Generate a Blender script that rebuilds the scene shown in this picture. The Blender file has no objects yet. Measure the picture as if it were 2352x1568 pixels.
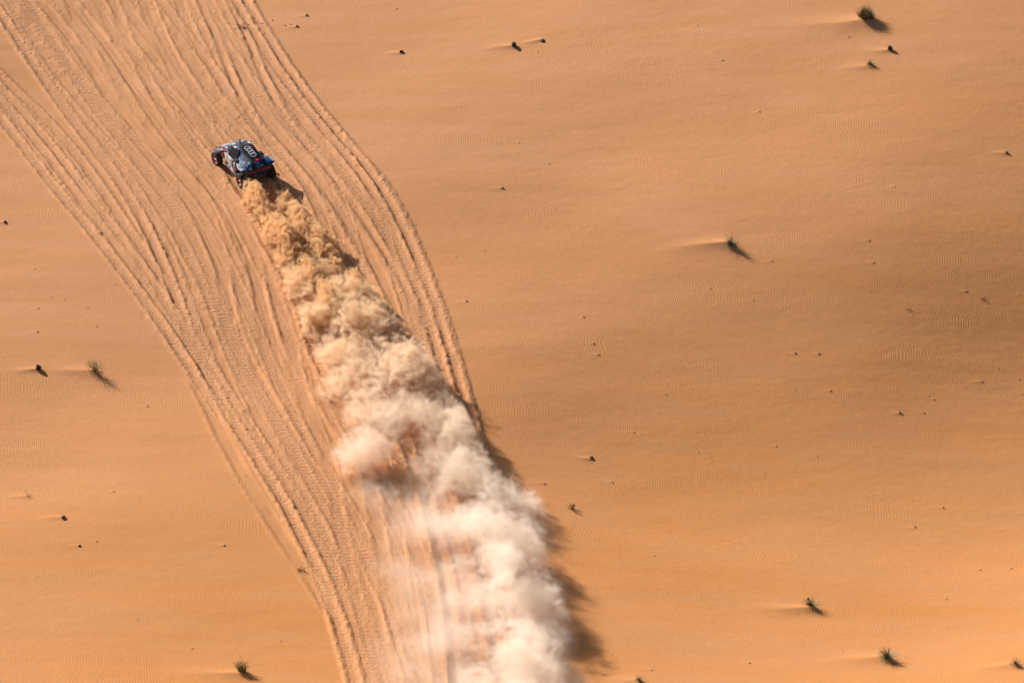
import bpy, bmesh, math, random
import numpy as np
from concurrent.futures import ThreadPoolExecutor
from mathutils import Vector, Matrix

R = math.radians
random.seed(7)
rng = np.random.default_rng(11)
scene = bpy.context.scene
COL = scene.collection

# ------------------------------------------------------------------ camera
CAM_EL, CAM_D, HFOV = R(31.0), 247.0, R(14.0)
CE, SE = math.cos(CAM_EL), math.sin(CAM_EL)
CAM = Vector((0.0, -CAM_D * CE, CAM_D * SE))
cam_data = bpy.data.cameras.new('camera')
cam_data.angle = HFOV
cam_data.clip_start = 1.0
cam_data.clip_end = 9000.0
cam = bpy.data.objects.new('camera', cam_data)
COL.objects.link(cam)
cam.location = CAM
cam.rotation_euler = (R(90) - CAM_EL, 0, 0)
scene.camera = cam

# ------------------------------------------------------------------ sky, sun, exposure
SUN_EL = R(25.0)
SUN_H = Vector((-0.69, 0.724, 0)).normalized()          # horizontal direction towards the sun
world = bpy.data.worlds.new('World')
scene.world = world
world.use_nodes = True
wn = world.node_tree.nodes
sky = wn.new('ShaderNodeTexSky')
sky.sky_type = 'NISHITA'
sky.sun_disc = False
sky.sun_elevation = SUN_EL
sky.sun_rotation = math.atan2(SUN_H.x, SUN_H.y)
sky.dust_density = 2.0
bg = wn['Background']
bg.inputs['Strength'].default_value = 0.051
world.node_tree.links.new(sky.outputs[0], bg.inputs[0])
sun_data = bpy.data.lights.new('sun', 'SUN')
sun_data.energy = 4.6
sun_data.angle = R(0.53)
sun_data.color = (1.0, 0.92, 0.82)
sun = bpy.data.objects.new('sun', sun_data)
COL.objects.link(sun)
to_sun = Vector((SUN_H.x * math.cos(SUN_EL), SUN_H.y * math.cos(SUN_EL), math.sin(SUN_EL)))
sun.rotation_euler = to_sun.to_track_quat('Z', 'Y').to_euler()
sun.location = (-40, 60, 60)
scene.view_settings.view_transform = 'Standard'
scene.view_settings.look = 'None'
scene.view_settings.exposure = 0.70
scene.view_settings.gamma = 1.0
cy = scene.cycles
cy.use_denoising = True
cy.max_bounces = 10
cy.diffuse_bounces = 3
cy.volume_bounces = 8
cy.transparent_max_bounces = 96
cy.volume_step_rate = 1.6
cy.volume_max_steps = 512
cy.use_adaptive_sampling = True
cy.adaptive_threshold = 0.035

# ------------------------------------------------------------------ noise (numpy)
_perm = np.concatenate([np.random.default_rng(5).permutation(256)] * 4).astype(np.int32)
_a = np.random.default_rng(6).uniform(0, 2 * np.pi, 256)
_g2 = np.stack([np.cos(_a), np.sin(_a)], 1).astype(np.float32)
_g3 = np.random.default_rng(8).normal(size=(256, 3))
_g3 = (_g3 / np.linalg.norm(_g3, axis=1, keepdims=True) * 1.2).astype(np.float32)

def perlin2(x, y):
    x = np.asarray(x, np.float32); y = np.asarray(y, np.float32)
    xf = np.floor(x); yf = np.floor(y)
    xi = xf.astype(np.int32) & 255; yi = yf.astype(np.int32) & 255
    fx = x - xf; fy = y - yf
    u = fx * fx * fx * (fx * (fx * 6 - 15) + 10); v = fy * fy * fy * (fy * (fy * 6 - 15) + 10)
    def g(ix, iy, dx, dy):
        k = _g2[_perm[_perm[ix] + iy]]
        return k[..., 0] * dx + k[..., 1] * dy
    a = g(xi, yi, fx, fy); b = g(xi + 1, yi, fx - 1, fy)
    c = g(xi, yi + 1, fx, fy - 1); d = g(xi + 1, yi + 1, fx - 1, fy - 1)
    ab = a + u * (b - a)
    return (ab + v * (c + u * (d - c) - ab)) * 1.5

def fbm2(x, y, octv, gain=0.5):
    s = 0; a = 1.0
    for o in range(octv):
        s = s + a * perlin2(x * 2.03 ** o + 17.3 * o, y * 2.03 ** o + 5.1 * o); a *= gain
    return s

def perlin3(p):
    f = np.floor(p); i = f.astype(np.int32) & 255; d = (p - f).astype(np.float32)
    w = d * d * d * (d * (d * 6 - 15) + 10)
    out = None
    res = []
    for dz in (0, 1):
        for dy in (0, 1):
            for dx in (0, 1):
                h = _perm[_perm[_perm[i[:, 0] + dx] + i[:, 1] + dy] + i[:, 2] + dz]
                k = _g3[h]
                res.append(k[:, 0] * (d[:, 0] - dx) + k[:, 1] * (d[:, 1] - dy) + k[:, 2] * (d[:, 2] - dz))
    l = lambda a, b, t: a + (b - a) * t
    x0 = l(res[0], res[1], w[:, 0]); x1 = l(res[2], res[3], w[:, 0])
    x2 = l(res[4], res[5], w[:, 0]); x3 = l(res[6], res[7], w[:, 0])
    return l(l(x0, x1, w[:, 1]), l(x2, x3, w[:, 1]), w[:, 2])

def sstep(a, b, x):
    t = np.clip((x - a) / (b - a), 0, 1)
    return t * t * (3 - 2 * t)

# ------------------------------------------------------------------ photo <-> place (the photo as 2352 x 1568)
FPX = 1176.0 / math.tan(HFOV / 2)

def project(x, y, z):
    dy = y - CAM.y; dz = z - CAM.z
    zc = dy * CE - dz * SE
    return 1176.0 + FPX * x / zc, 784.0 - FPX * (dy * SE + dz * CE) / zc

def macro(x, y):
    """The broad relief of the dune field."""
    x = np.asarray(x, np.float64); y = np.asarray(y, np.float64)
    right = 1 / (1 + np.exp(-(x - 6) / 7.0))
    left = 1 - right
    h = right * 2.5 * np.tanh((y - 0 - 0.15 * (x - 15)) / 14) + 0.7 * (1 / (1 + np.exp(-(x - 24) / 6.0))) * np.tanh((y - 2) / 11)
    h = h - (0.62 + 0.68 * right) * 2.6 * np.tanh((y + 34) / 16)
    sg = lambda v: 1 / (1 + np.exp(-v))
    h = h + (0.080 + 0.035 * sg((x + 12) / 6) + 0.080 * sg((x - 14) / 7)) * 12 * np.log1p(np.exp((y - 6) / 12))
    h = h + 0.28 * perlin2(x / 17 + 3.2, y / 15 + 1.7) + 0.05 * perlin2(x / 9 + 8.1, y / 7.5)
    h = h + 0.10 * 8 * np.log1p(np.exp((x - 2) / 8)) * sg(-(y + 17) / 6)
    h = 9.0 * np.tanh(h / 9.0)
    far = sstep(60, 200, np.hypot(x, y))
    h = h + far * (9 * perlin2(x / 140 + 4.4, y / 120 + 2.6) + 3.0 * perlin2(x / 55, y / 60 + 9))
    return h

def at(px, py, z=0.0):
    """Point of the dune (z above it) that the photo shows at a pixel."""
    cx = (px - 1176.0) / FPX; cyy = (784.0 - py) / FPX
    d = np.array([cx, CE + cyy * SE, -SE + cyy * CE])
    h = z
    for _ in range(7):
        t = (h - CAM.z) / d[2]
        X, Y = CAM.x + d[0] * t, CAM.y + d[1] * t
        h = float(macro(X, Y)) + z
    return X, Y, h

def curve_table(pts, y0=-260, y1=1900):
    """x(y) of a line traced down the photo, smoothed."""
    p = sorted(pts, key=lambda q: q[1])
    ys = np.arange(y0, y1, 4.0)
    py = np.array([q[1] for q in p], float); pxx = np.array([q[0] for q in p], float)
    xs = np.interp(ys, py, pxx)
    s0 = (pxx[1] - pxx[0]) / (py[1] - py[0]); s1 = (pxx[-1] - pxx[-2]) / (py[-1] - py[-2])
    xs = np.where(ys < py[0], pxx[0] + s0 * (ys - py[0]), xs)
    xs = np.where(ys > py[-1], pxx[-1] + s1 * (ys - py[-1]), xs)
    k = np.hanning(61); k /= k.sum()
    xs = np.convolve(np.pad(xs, 30, mode='reflect', reflect_type='odd'), k, 'valid')
    return ys, xs

# ------------------------------------------------------------------ scene helpers
def new_mat(name):
    m = bpy.data.materials.new(name)
    m.use_nodes = True
    return m, m.node_tree.nodes, m.node_tree.links, m.node_tree.nodes['Principled BSDF']

def plain(name, col, rough=0.5, metal=0.0, grain=0.0, scale=30.0, coat=0.0):
    m, n, l, b = new_mat(name)
    b.inputs['Roughness'].default_value = rough
    b.inputs['Metallic'].default_value = metal
    b.inputs['Coat Weight'].default_value = coat
    if grain:
        tc = n.new('ShaderNodeTexCoord'); nz = n.new('ShaderNodeTexNoise')
        nz.inputs['Scale'].default_value = scale; nz.inputs['Detail'].default_value = 5
        l.new(tc.outputs['Object'], nz.inputs['Vector'])
        r = n.new('ShaderNodeValToRGB')
        r.color_ramp.elements[0].position = 0.3; r.color_ramp.elements[1].position = 0.7
        r.color_ramp.elements[0].color = (*[c * (1 - grain) for c in col], 1)
        r.color_ramp.elements[1].color = (*[min(1, c * (1 + grain)) for c in col], 1)
        l.new(nz.outputs['Fac'], r.inputs[0]); l.new(r.outputs[0], b.inputs['Base Color'])
    else:
        b.inputs['Base Color'].default_value = (*col, 1)
    return m

def mesh_obj(name, verts, faces, mat=None, parent=None, smooth=False, bevel=0.0, solid=0.0):
    me = bpy.data.meshes.new(name)
    me.from_pydata([tuple(v) for v in verts], [], faces)
    me.update()
    return link_mesh(name, me, mat, parent, smooth, bevel, solid)

def link_mesh(name, me, mat=None, parent=None, smooth=False, bevel=0.0, solid=0.0):
    o = bpy.data.objects.new(name, me)
    COL.objects.link(o)
    if mat: me.materials.append(mat)
    if parent is not None: o.parent = parent
    if smooth: me.polygons.foreach_set('use_smooth', [True] * len(me.polygons))
    if solid:
        s = o.modifiers.new('solid', 'SOLIDIFY'); s.thickness = solid; s.offset = -1
    if bevel:
        bv = o.modifiers.new('bevel', 'BEVEL'); bv.width = bevel; bv.segments = 2; bv.limit_method = 'ANGLE'
    return o

def empty(name, loc, rot=None, label=None, cat=None, group=None):
    o = bpy.data.objects.new(name, None)
    COL.objects.link(o)
    o.location = loc
    if rot is not None: o.rotation_euler = rot
    tag(o, label, cat, group)
    return o

def tag(o, label=None, cat=None, group=None, kind=None):
    if label: o['label'] = label
    if cat: o['category'] = cat
    if group: o['group'] = group
    if kind: o['kind'] = kind
    return o

# ------------------------------------------------------------------ the sand: one sheet, fine where the tracks run
def axis(lo, hi, step, far):
    core = np.arange(lo, hi + step / 2, step)
    out = []; s = step
    x = core[-1]
    while x < far:
        s *= 1.28; x += s; out.append(x)
    up = np.array(out)
    return np.concatenate([(lo + hi) - up[::-1], core, up])

gx = axis(-39.0, 39.0, 0.078, 2500)
gy = axis(-44.0, 56.0, 0.098, 2500)
GX, GY = np.meshgrid(gx, gy)
GX32, GY32 = GX.astype(np.float32), GY.astype(np.float32)
HM = macro(GX, GY)
PX, PY = project(GX, GY, HM)
near = (np.abs(GX) < 60) & (GY > -60) & (GY < 75)
SC = FPX / ((GY - CAM.y) * CE - (HM - CAM.z) * SE)           # photo pixels per metre at each point
DET = np.zeros_like(HM)
churn = np.zeros_like(HM)

L_MAIN = [(-150, -170), (0, 41), (62, 137), (131, 237), (200, 331), (250, 390), (312, 490), (360, 590), (400, 690), (432, 790), (483, 898),
          (568, 1026), (666, 1189), (752, 1368), (790, 1496), (811, 1568), (840, 1720)]
R_MAIN = [(520, -120), (572, 7), (634, 104), (700, 205), (785, 309), (872, 406), (926, 500), (976, 620), (1020, 740), (1060, 880), (1092, 980),
          (1125, 1100), (1150, 1250), (1165, 1400), (1172, 1568), (1175, 1720)]
L_WEST = [(-170, 60), (-60, 205), (0, 285), (47, 344), (103, 422), (166, 490), (234, 574), (322, 687), (387, 780), (450, 880), (500, 950), (560, 1030)]
R_WEST = [(-150, 20), (-60, 110), (0, 172), (62, 228), (140, 303), (219, 403), (259, 469), (312, 545), (375, 640), (437, 725), (500, 820), (580, 940)]
LONE = [(430, 840), (470, 911), (525, 1030), (598, 1154), (683, 1283), (752, 1385), (800, 1480)]

def curve_at(tab, py):
    return np.interp(py, tab[0], tab[1])

TL, TR, WL, WR, LN = [curve_table(c) for c in (L_MAIN, R_MAIN, L_WEST, R_WEST, LONE)]
xl, xr = curve_at(TL, PY), curve_at(TR, PY)
wl, wr = curve_at(WL, PY), curve_at(WR, PY)
U = (PX - xl) / (xr - xl)
edge_m = np.minimum(PX - xl, xr - PX) / SC
edge_w = np.minimum(PX - wl, wr - PX) / SC
jit = 0.35 * fbm2(GX32 / 0.9, GY32 / 2.2, 3)
in_main = sstep(-0.25, 0.35, edge_m + jit) * near
in_west = sstep(-0.25, 0.35, edge_w + jit) * near * (PY < 1010)
in_tr = np.maximum(in_main, in_west)

# churned lumps
ROT = 0.5
ta = GX32 * 0.9 + GY32 * 0.43; tb = -GX32 * 0.43 + GY32 * 0.9
lump = 0.5 * fbm2(ta / 0.45, tb / 0.6, 3, 0.55) + 0.35 * np.abs(perlin2(ta / 0.24 + 9, tb / 0.3))
clod = np.clip(perlin2(ta / 0.20 + 31, tb / 0.23) * 1.3, 0, 1) ** 1.5

DET += in_tr * 0.045 * fbm2(ta / 1.4, tb / 2.6 + 4, 3)
zone = in_tr * (0.10 + 0.42 * sstep(-0.25, 0.45, fbm2(ta / 2.4 + 5, tb / 9.0, 3)) )
zone = np.maximum(zone, in_tr * 0.6 * sstep(22, 40, GY))
churn = np.maximum(churn, zone)
DET += zone * 1.5 * (0.016 * lump + 0.030 * clod)

def rut(xline, w, depth, berm, rough, y_lo=-400, y_hi=2000, keep=0.25, seed=0.0):
    """Press one wheel track into the sand along x = xline(y) of the ground seen in the photo."""
    global DET, churn
    d = (PX - xline) / SC * 0.93
    sel = near & (np.abs(d) < w + 0.75) & (PY > y_lo - 30) & (PY < y_hi + 30)
    if not sel.any(): return
    dd = d[sel]; x = GX32[sel]; y = GY32[sel]
    fade = sstep(y_lo - 25, y_lo + 25, PY[sel]) * (1 - sstep(y_hi - 25, y_hi + 25, PY[sel]))
    dd = dd + rough * (0.045 * perlin2(x / 0.6 + seed, y / 0.9) + 0.028 * perlin2(x / 0.21, y / 0.25 + seed))
    amp = np.clip(0.95 + 0.9 * perlin2(x / 7 + seed * 3, y / 6 + seed) + 0.5 * perlin2(x / 2.1, y / 1.9 + seed), 0.12, 2.0)
    a = np.abs(dd)
    floor = 1 - sstep(w - 0.10, w + 0.04, a)
    ber = np.exp(-((a - w - 0.16) / 0.12) ** 2)
    ber = ber * (1 + 0.55 * perlin2(x / 0.38 + 3 * seed, y / 0.5)) * np.where(dd > 0, 1.15, 0.8)
    m = floor * (1 - keep) * fade
    tread = 0.010 * rough * np.sin(y * 2 * np.pi / 0.33 + 2 * perlin2(x, y))
    DET[sel] = DET[sel] * (1 - m) + fade * amp * (-depth * floor + berm * ber) + tread * floor * fade
    DET[sel] += fade * rough * np.minimum(ber, 1) * 0.022 * np.clip(perlin2(x / 0.22 + 5, y / 0.26 + seed), 0, 1)
    churn[sel] = np.maximum(churn[sel], fade * min(rough, 1.0) * (0.85 * np.maximum(floor, np.minimum(ber, 1))))

ys_t = PY
def drift(seed, amp):
    return amp * perlin2(PY / 420.0 + seed * 7.3, np.full_like(PY, seed * 3.1 + 0.5))

GAUGE = 1.96
pairs = []
for k in range(19):
    u0 = -0.02 + 0.97 * (k + 0.6 * rng.uniform(-1, 1)) / 18.5
    pairs.append((u0, rng.uniform(0, 50)))
rng.shuffle(pairs)
width_px = xr - xl
for k, (u0, sd) in enumerate(pairs):
    mid = 1 - abs(2 * u0 - 1) ** 3
    line = xl + width_px * (u0 + (drift(sd, 0.11) + drift(sd * 2.7, 0.03) + rng.uniform(-.14, .14) * (PY - 700) / 900) * mid)
    line = np.where(line < xl + 6, xl + 6 + 0.15 * (xl - line), line)
    dep = 0.014 + 0.040 * rng.uniform() ** 1.3
    lo, hi = -400, 2000
    if k % 5 == 4: lo = rng.uniform(-50, 500)
    if k % 6 == 5: hi = rng.uniform(900, 1500)
    wdt, brm, age = rng.uniform(0.15, 0.36), rng.uniform(0.6, 1.2), rng.choice([0.35, 0.8, 1.0, 1.2])
    for s in (0, 1):
        ln = line + s * GAUGE * SC * 1.06
        ln = np.where(ln > xr - 4, xr - 4 - 0.10 * (ln - xr), ln)
        rut(ln, wdt, dep, dep * brm, age, lo, hi, 0.5, sd + s)
for u0, dep in ((0.012, 0.05), (0.985, 0.065), (0.945, 0.055)):
    rut(xl + width_px * u0, 0.22, dep, 0.06, 1.0, -400, 2000, 0.2, u0 * 40)
ww = wr - wl
for u0, dep, sd, hi in ((0.10, 0.06, 1.3, 960), (0.42, 0.05, 4.1, 900), (0.62, 0.06, 7.7, 880), (0.95, 0.05, 9.2, 640)):
    rut(wl + ww * u0, 0.22, dep, 0.045, 1.0, -400, hi, 0.2, sd)
rut(curve_at(LN, PY), 0.34, 0.05, 0.03, 0.25, 880, 1400, 0.1, 2.2)
# humps and hollows across the old tracks
churn = np.clip(churn, 0, 1)

# the path of the car itself: two deep ruts behind its wheels
CAR_PX = (563, 392)
cxw, cyw, czw = at(*CAR_PX)
HEAD = R(120.5)
fwd = np.array([math.cos(HEAD), math.sin(HEAD)]); lat = np.array([-fwd[1], fwd[0]])
TRAIL = [(cxw, cyw)]
trail_px = [(614, 465), (668, 545), (726, 625), (790, 720), (850, 810), (910, 905), (965, 1000), (1010, 1100), (1050, 1230), (1080, 1380), (1100, 1568), (1110, 1760)]
TRAIL += [at(*p)[:2] for p in trail_px]
trl = np.array(TRAIL)
ty = trl[::-1, 1]; tx = trl[::-1, 0]
kk = np.hanning(41); kk /= kk.sum()
ty_f = np.arange(-60, cyw + 6, 0.25)
tx_raw = np.interp(ty_f, ty, tx)
ext = ty_f > cyw
tx_raw[ext] = cxw + (ty_f[ext] - cyw) * fwd[0] / fwd[1]
tx_f = np.convolve(np.pad(tx_raw, 20, mode='reflect', reflect_type='odd'), kk, 'valid')
def trail_x(y): return np.interp(y, ty_f, tx_f)
dcar = (GX - trail_x(GY)) * 0.90
behind = 1 - sstep(cyw - 1.5, cyw + 1.2, GY + (GX - cxw) * fwd[0] / fwd[1] * 0.5)
for s in (-1, 1):
    a = np.abs(dcar - s * 1.0 + 0.05 * fbm2(GX32 / 0.5, GY32 / 0.5, 2))
    fl = (1 - sstep(0.12, 0.30, a)) * behind * near
    DET += -0.16 * fl + 0.10 * np.exp(-((a - 0.42) / 0.16) ** 2) * behind * near * (1 + 0.6 * perlin2(GX32 / 0.35, GY32 / 0.4))
    churn = np.maximum(churn, 0.5 * fl)

# faint old tracks across the smooth slope on the right
for (x0, y0, x1, y1) in ((1500, 1290, 2300, 985), (1480, 1420, 2360, 1120), (1580, 545, 2360, 312), (1900, 1430, 2360, 1300)):
    p0, p1 = np.array(at(x0, y0)[:2]), np.array(at(x1, y1)[:2])
    L = np.linalg.norm(p1 - p0); t = (p1 - p0) / L
    s = (GX - p0[0]) * t[0] + (GY - p0[1]) * t[1]
    d = -(GX - p0[0]) * t[1] + (GY - p0[1]) * t[0] + 0.5 * np.sin(s / 14.0)
    env = sstep(-2, 4, s) * (1 - sstep(L - 4, L + 2, s)) * sstep(-0.15, 0.25, perlin2(s / 5 + x0, s * 0 + y0 * 0.37))
    DET += near * env * (-0.004 * np.exp(-(d / 0.09) ** 2) + 0.003 * np.exp(-((np.abs(d) - 0.2) / 0.08) ** 2))

# sand tails in the lee of plants and stones: (photo x, y, height, length, width)
TAILS = []
def tail(px, py, hgt, ln, wid):
    x, y, _ = at(px, py)
    TAILS.append((x, y, hgt, ln, wid))
PLANTS = dict(bush=(1988, 44), tuft_small=(1998, 150), tuft_mid=(1677, 567), tuft_low=(1862, 1396), tuft_low2=(2037, 1517), tuft_edge=(2333, 1530),
              twig_bush=(219, 856), green_bush=(556, 1543), tuft_bottom=(1468, 1565), sprig=(63, 1137), tuft_dust=(853, 800))
tail(1984, 46, 0.30, 6.5, 0.9); tail(1997, 150, 0.12, 2.5, 0.35); tail(1675, 567, 0.26, 4.6, 0.5); tail(1860, 1397, 0.22, 4.0, 0.5)
tail(2034, 1518, 0.24, 3.8, 0.55); tail(2331, 1531, 0.18, 2.8, 0.42); tail(214, 858, 0.20, 3.6, 0.5); tail(552, 1544, 0.20, 4.2, 0.5)
tail(1466, 1566, 0.14, 2.0, 0.4); tail(62, 1137, 0.07, 1.8, 0.25)
ROCKS = [  # photo x, y, size (m), flatness, label
    (88, 849, 0.40, 0.75, 'dark pointed stone poking out of the sand beside the twiggy bush'),
    (1180, 108, 0.44, 0.72, 'dark triangular stone on the rippled sand at the top centre'),
    (922, 121, 0.26, 0.5, 'small dark wedge stone with a pale sand tail near the top tracks'),
    (2044, 116, 0.36, 0.85, 'round black stone between the large dry bush and a small tuft'),
    (682, 62, 0.20, 0.5, 'small black stone just outside the upper right edge of the tracks'),
    (705, 36, 0.20, 0.45, 'narrow dark stone above the tracks near the top edge'),
    (12, 511, 0.22, 0.55, 'small dark stone at the left edge of the picture'),
    (146, 1189, 0.30, 0.28, 'flat dark stone slab on the lower left sand'),
    (1246, 95, 0.34, 0.2, 'thin dark flat stone on a sand ridge right of the triangular stone'),
    (1154, 433, 0.16, 0.5, 'tiny dark stone right of the tracks in the upper middle'),
    (1358, 1052, 0.26, 0.35, 'low dark stone on bare sand right of the dust cloud'),
    (183, 1254, 0.15, 0.6, 'tiny black stone on the lower left slope'),
    (1856, 1376, 0.13, 0.7, 'tiny black stone just above the lower right grass tuft'),
    (2067, 948, 0.14, 0.7, 'tiny black stone alone on the right hand slope'),
    (2312, 352, 0.24, 0.4, 'broken dark stone at the right edge in the upper half'),
]
for (px, py, s, f, _) in ROCKS:
    tail(px - 2, py, s * 0.35, s * 5, s * 0.55)
small = []
for k in range(650):
    px, py = rng.uniform(-20, 2372), rng.uniform(-20, 1590)
    if perlin2(np.array([px / 210.0]), np.array([py / 140.0 + 3.0]))[0] < rng.uniform(-0.75, 0.45): continue
    xL, xR = curve_at(TL, py), curve_at(TR, py); xWL = curve_at(WL, py) if py < 950 else xL
    if min(xL, xWL) - 10 < px < xR + 10 and rng.uniform() < 0.93: continue
    s = 0.03 + 0.085 * rng.uniform() ** 4.5
    x, y, _ = at(px, py)
    small.append((x, y, s))
    if s > 0.04: TAILS.append((x, y, s * rng.uniform(0.25, 0.5), s * rng.uniform(4, 11), s * 0.75))
ix0, iy0 = np.searchsorted(gx, -39), np.searchsorted(gy, -44)
for (x, y, hg, ln, wd) in TAILS:
    i0, i1 = np.searchsorted(gx, [x - ln * 1.3 - 0.1, x + wd * 2.2])
    j0, j1 = np.searchsorted(gy, [y - wd * 5 - 0.1, y + wd * 5 + 0.1])
    if i1 <= i0 or j1 <= j0: continue
    xx = GX[j0:j1, i0:i1] - x; yy = GY[j0:j1, i0:i1] - y
    tt = np.clip(-xx / ln, 0, 1)
    wdt = wd * (1.0 + 0.9 * tt)
    yy2 = yy - 0.06 * ln * np.sin(tt * 2.2 + x)
    ridge = np.where(xx <= 0, (1 - tt) ** 1.4, np.exp(-(xx / (wd * 0.7)) ** 2))
    prof = 1 / (1 + (yy2 / wdt) ** 2) ** 1.5 * 0.55 + 0.45 * np.exp(-np.abs(yy2) / (0.7 * wdt))
    DET[j0:j1, i0:i1] += hg * ridge * prof * (1 - churn[j0:j1, i0:i1])
# a little wind relief everywhere
wind = 0.014 * fbm2(GX32 / 5.5 + 2, GY32 / 2.2, 3) + 0.004 * perlin2(GX32 / 0.5, GY32 / 0.35)
DET += wind * near * (1 - 0.5 * in_tr)
H = HM + DET

ny, nx = GX.shape
co = np.empty((ny * nx, 3), np.float32)
co[:, 0] = GX.ravel(); co[:, 1] = GY.ravel(); co[:, 2] = H.ravel()
idx = np.arange(ny * nx, dtype=np.int32).reshape(ny, nx)
quads = np.stack([idx[:-1, :-1], idx[:-1, 1:], idx[1:, 1:], idx[1:, :-1]], -1).reshape(-1, 4)
me = bpy.data.meshes.new('sand')
me.vertices.add(len(co)); me.vertices.foreach_set('co', co.ravel())
me.loops.add(quads.size); me.loops.foreach_set('vertex_index', quads.ravel())
me.polygons.add(len(quads)); me.polygons.foreach_set('loop_start', np.arange(0, quads.size, 4, dtype=np.int32))
me.polygons.foreach_set('use_smooth', np.ones(len(quads), bool))
me.update(calc_edges=True)
at_c = me.attributes.new('churn', 'FLOAT', 'POINT'); at_c.data.foreach_set('value', churn.ravel().astype(np.float32))

def height(x, y):
    i = int(np.clip(np.searchsorted(gx, x) - 1, 0, nx - 2)); j = int(np.clip(np.searchsorted(gy, y) - 1, 0, ny - 2))
    a = (x - gx[i]) / (gx[i + 1] - gx[i]); b = (y - gy[j]) / (gy[j + 1] - gy[j])
    return float(H[j, i] * (1 - a) * (1 - b) + H[j, i + 1] * a * (1 - b) + H[j + 1, i] * (1 - a) * b + H[j + 1, i + 1] * a * b)

sand_m, n, l, b = new_mat('desert_sand')
b.inputs['Roughness'].default_value = 0.95
b.inputs['Specular IOR Level'].default_value = 0.12
tc = n.new('ShaderNodeTexCoord')
at_n = n.new('ShaderNodeAttribute'); at_n.attribute_name = 'churn'
def tex_noise(scale, detail=3, vec=None, rough=0.5, dist=0.0):
    t = n.new('ShaderNodeTexNoise'); t.inputs['Scale'].default_value = scale; t.inputs['Detail'].default_value = detail
    t.inputs['Roughness'].default_value = rough; t.inputs['Distortion'].default_value = dist
    l.new(vec if vec else tc.outputs['Object'], t.inputs['Vector'])
    return t.outputs['Fac']
def mapping(sx, sy, sz=1, rz=0):
    mp = n.new('ShaderNodeMapping'); mp.inputs['Scale'].default_value = (sx, sy, sz); mp.inputs['Rotation'].default_value = (0, 0, rz)
    l.new(tc.outputs['Object'], mp.inputs['Vector']); return mp.outputs['Vector']
def math_n(op, a, bb=None, clamp=False):
    mt = n.new('ShaderNodeMath'); mt.operation = op; mt.use_clamp = clamp
    for i, v in enumerate((a, bb)):
        if v is None: continue
        if isinstance(v, (int, float)): mt.inputs[i].default_value = v
        else: l.new(v, mt.inputs[i])
    return mt.outputs[0]
def ramp(fac, p0, p1, c0=(0, 0, 0, 1), c1=(1, 1, 1, 1)):
    r = n.new('ShaderNodeValToRGB'); e = r.color_ramp.elements
    e[0].position, e[1].position = p0, p1; e[0].color, e[1].color = c0, c1
    l.new(fac, r.inputs[0]); return r.outputs[0]
def mix(fac, a, bb, mode='MIX'):
    mx = n.new('ShaderNodeMix'); mx.data_type = 'RGBA'; mx.blend_type = mode
    for s, v in ((mx.inputs[0], fac), (mx.inputs[6], a), (mx.inputs[7], bb)):
        if isinstance(v, (int, float)): s.default_value = v
        elif isinstance(v, tuple): s.default_value = v
        else: l.new(v, s)
    return mx.outputs[2]
# broad patches of redder and paler sand, wind streaked
patch = tex_noise(1.0, 4, mapping(0.03, 0.07))
streak = tex_noise(1.0, 4, mapping(0.09, 0.65))
c = mix(ramp(patch, 0.35, 0.68), (0.555, 0.234, 0.074, 1), (0.59, 0.262, 0.100, 1))
# base colour turns paler and pinker up the slope and to the left
sepo = n.new('ShaderNodeSeparateXYZ'); l.new(tc.outputs['Object'], sepo.inputs[0])
up = n.new('ShaderNodeMapRange'); up.inputs[1].default_value = -22.0; up.inputs[2].default_value = 34.0
l.new(math_n('ADD', sepo.outputs[1], math_n('ADD', math_n('MULTIPLY', sepo.outputs[0], -0.45), math_n('MULTIPLY', math_n('SUBTRACT', patch, 0.5), 40.0))), up.inputs[0])
c = mix(math_n('MULTIPLY', up.outputs[0], 0.85), c, (0.578, 0.284, 0.147, 1))
c = mix(ramp(streak, 0.40, 0.75), c, (0.54, 0.255, 0.103, 1))
c = mix(math_n('MULTIPLY', at_n.outputs['Fac'], 0.60), c, (0.615, 0.318, 0.172, 1))
fine = tex_noise(9.0, 5, None, 0.6)
c = mix(0.22, c, ramp(fine, 0.25, 0.75, (0.30, 0.30, 0.30, 1), (0.72, 0.72, 0.72, 1)), 'OVERLAY')
l.new(c, b.inputs['Base Color'])
# wind ripples on undisturbed sand, in patches
wav = n.new('ShaderNodeTexWave'); wav.wave_type = 'BANDS'; wav.bands_direction = 'X'; wav.wave_profile = 'SIN'
wav.inputs['Scale'].default_value = 2.2; wav.inputs['Distortion'].default_value = 7.0; wav.inputs['Detail'].default_value = 2.0
wav.inputs['Detail Scale'].default_value = 0.8
wn_ = n.new('ShaderNodeTexNoise'); wn_.inputs['Scale'].default_value = 1.0; wn_.inputs['Detail'].default_value = 2.0
l.new(mapping(0.16, 0.10), wn_.inputs['Vector'])
wsub = n.new('ShaderNodeVectorMath'); wsub.operation = 'MULTIPLY_ADD'; wsub.inputs[1].default_value = (2.6, 0.0, 0.0)
l.new(wn_.outputs['Color'], wsub.inputs[0]); l.new(mapping(1.0, 0.30, 1, R(-14)), wsub.inputs[2])
l.new(wsub.outputs[0], wav.inputs['Vector'])
rmask = ramp(tex_noise(1.0, 4, mapping(0.13, 0.42), 0.6), 0.48, 0.62)
calm = math_n('SUBTRACT', 1.0, at_n.outputs['Fac'], True)
rh = math_n('MULTIPLY', math_n('MULTIPLY', wav.outputs['Fac'], rmask), math_n('POWER', calm, 2.0))
lumps = math_n('MULTIPLY', tex_noise(7.0, 4, None, 0.65), math_n('MULTIPLY', at_n.outputs['Fac'], 2.2))
hsum = math_n('ADD', math_n('MULTIPLY', rh, 0.0058), math_n('MULTIPLY', lumps, 0.040))
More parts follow.
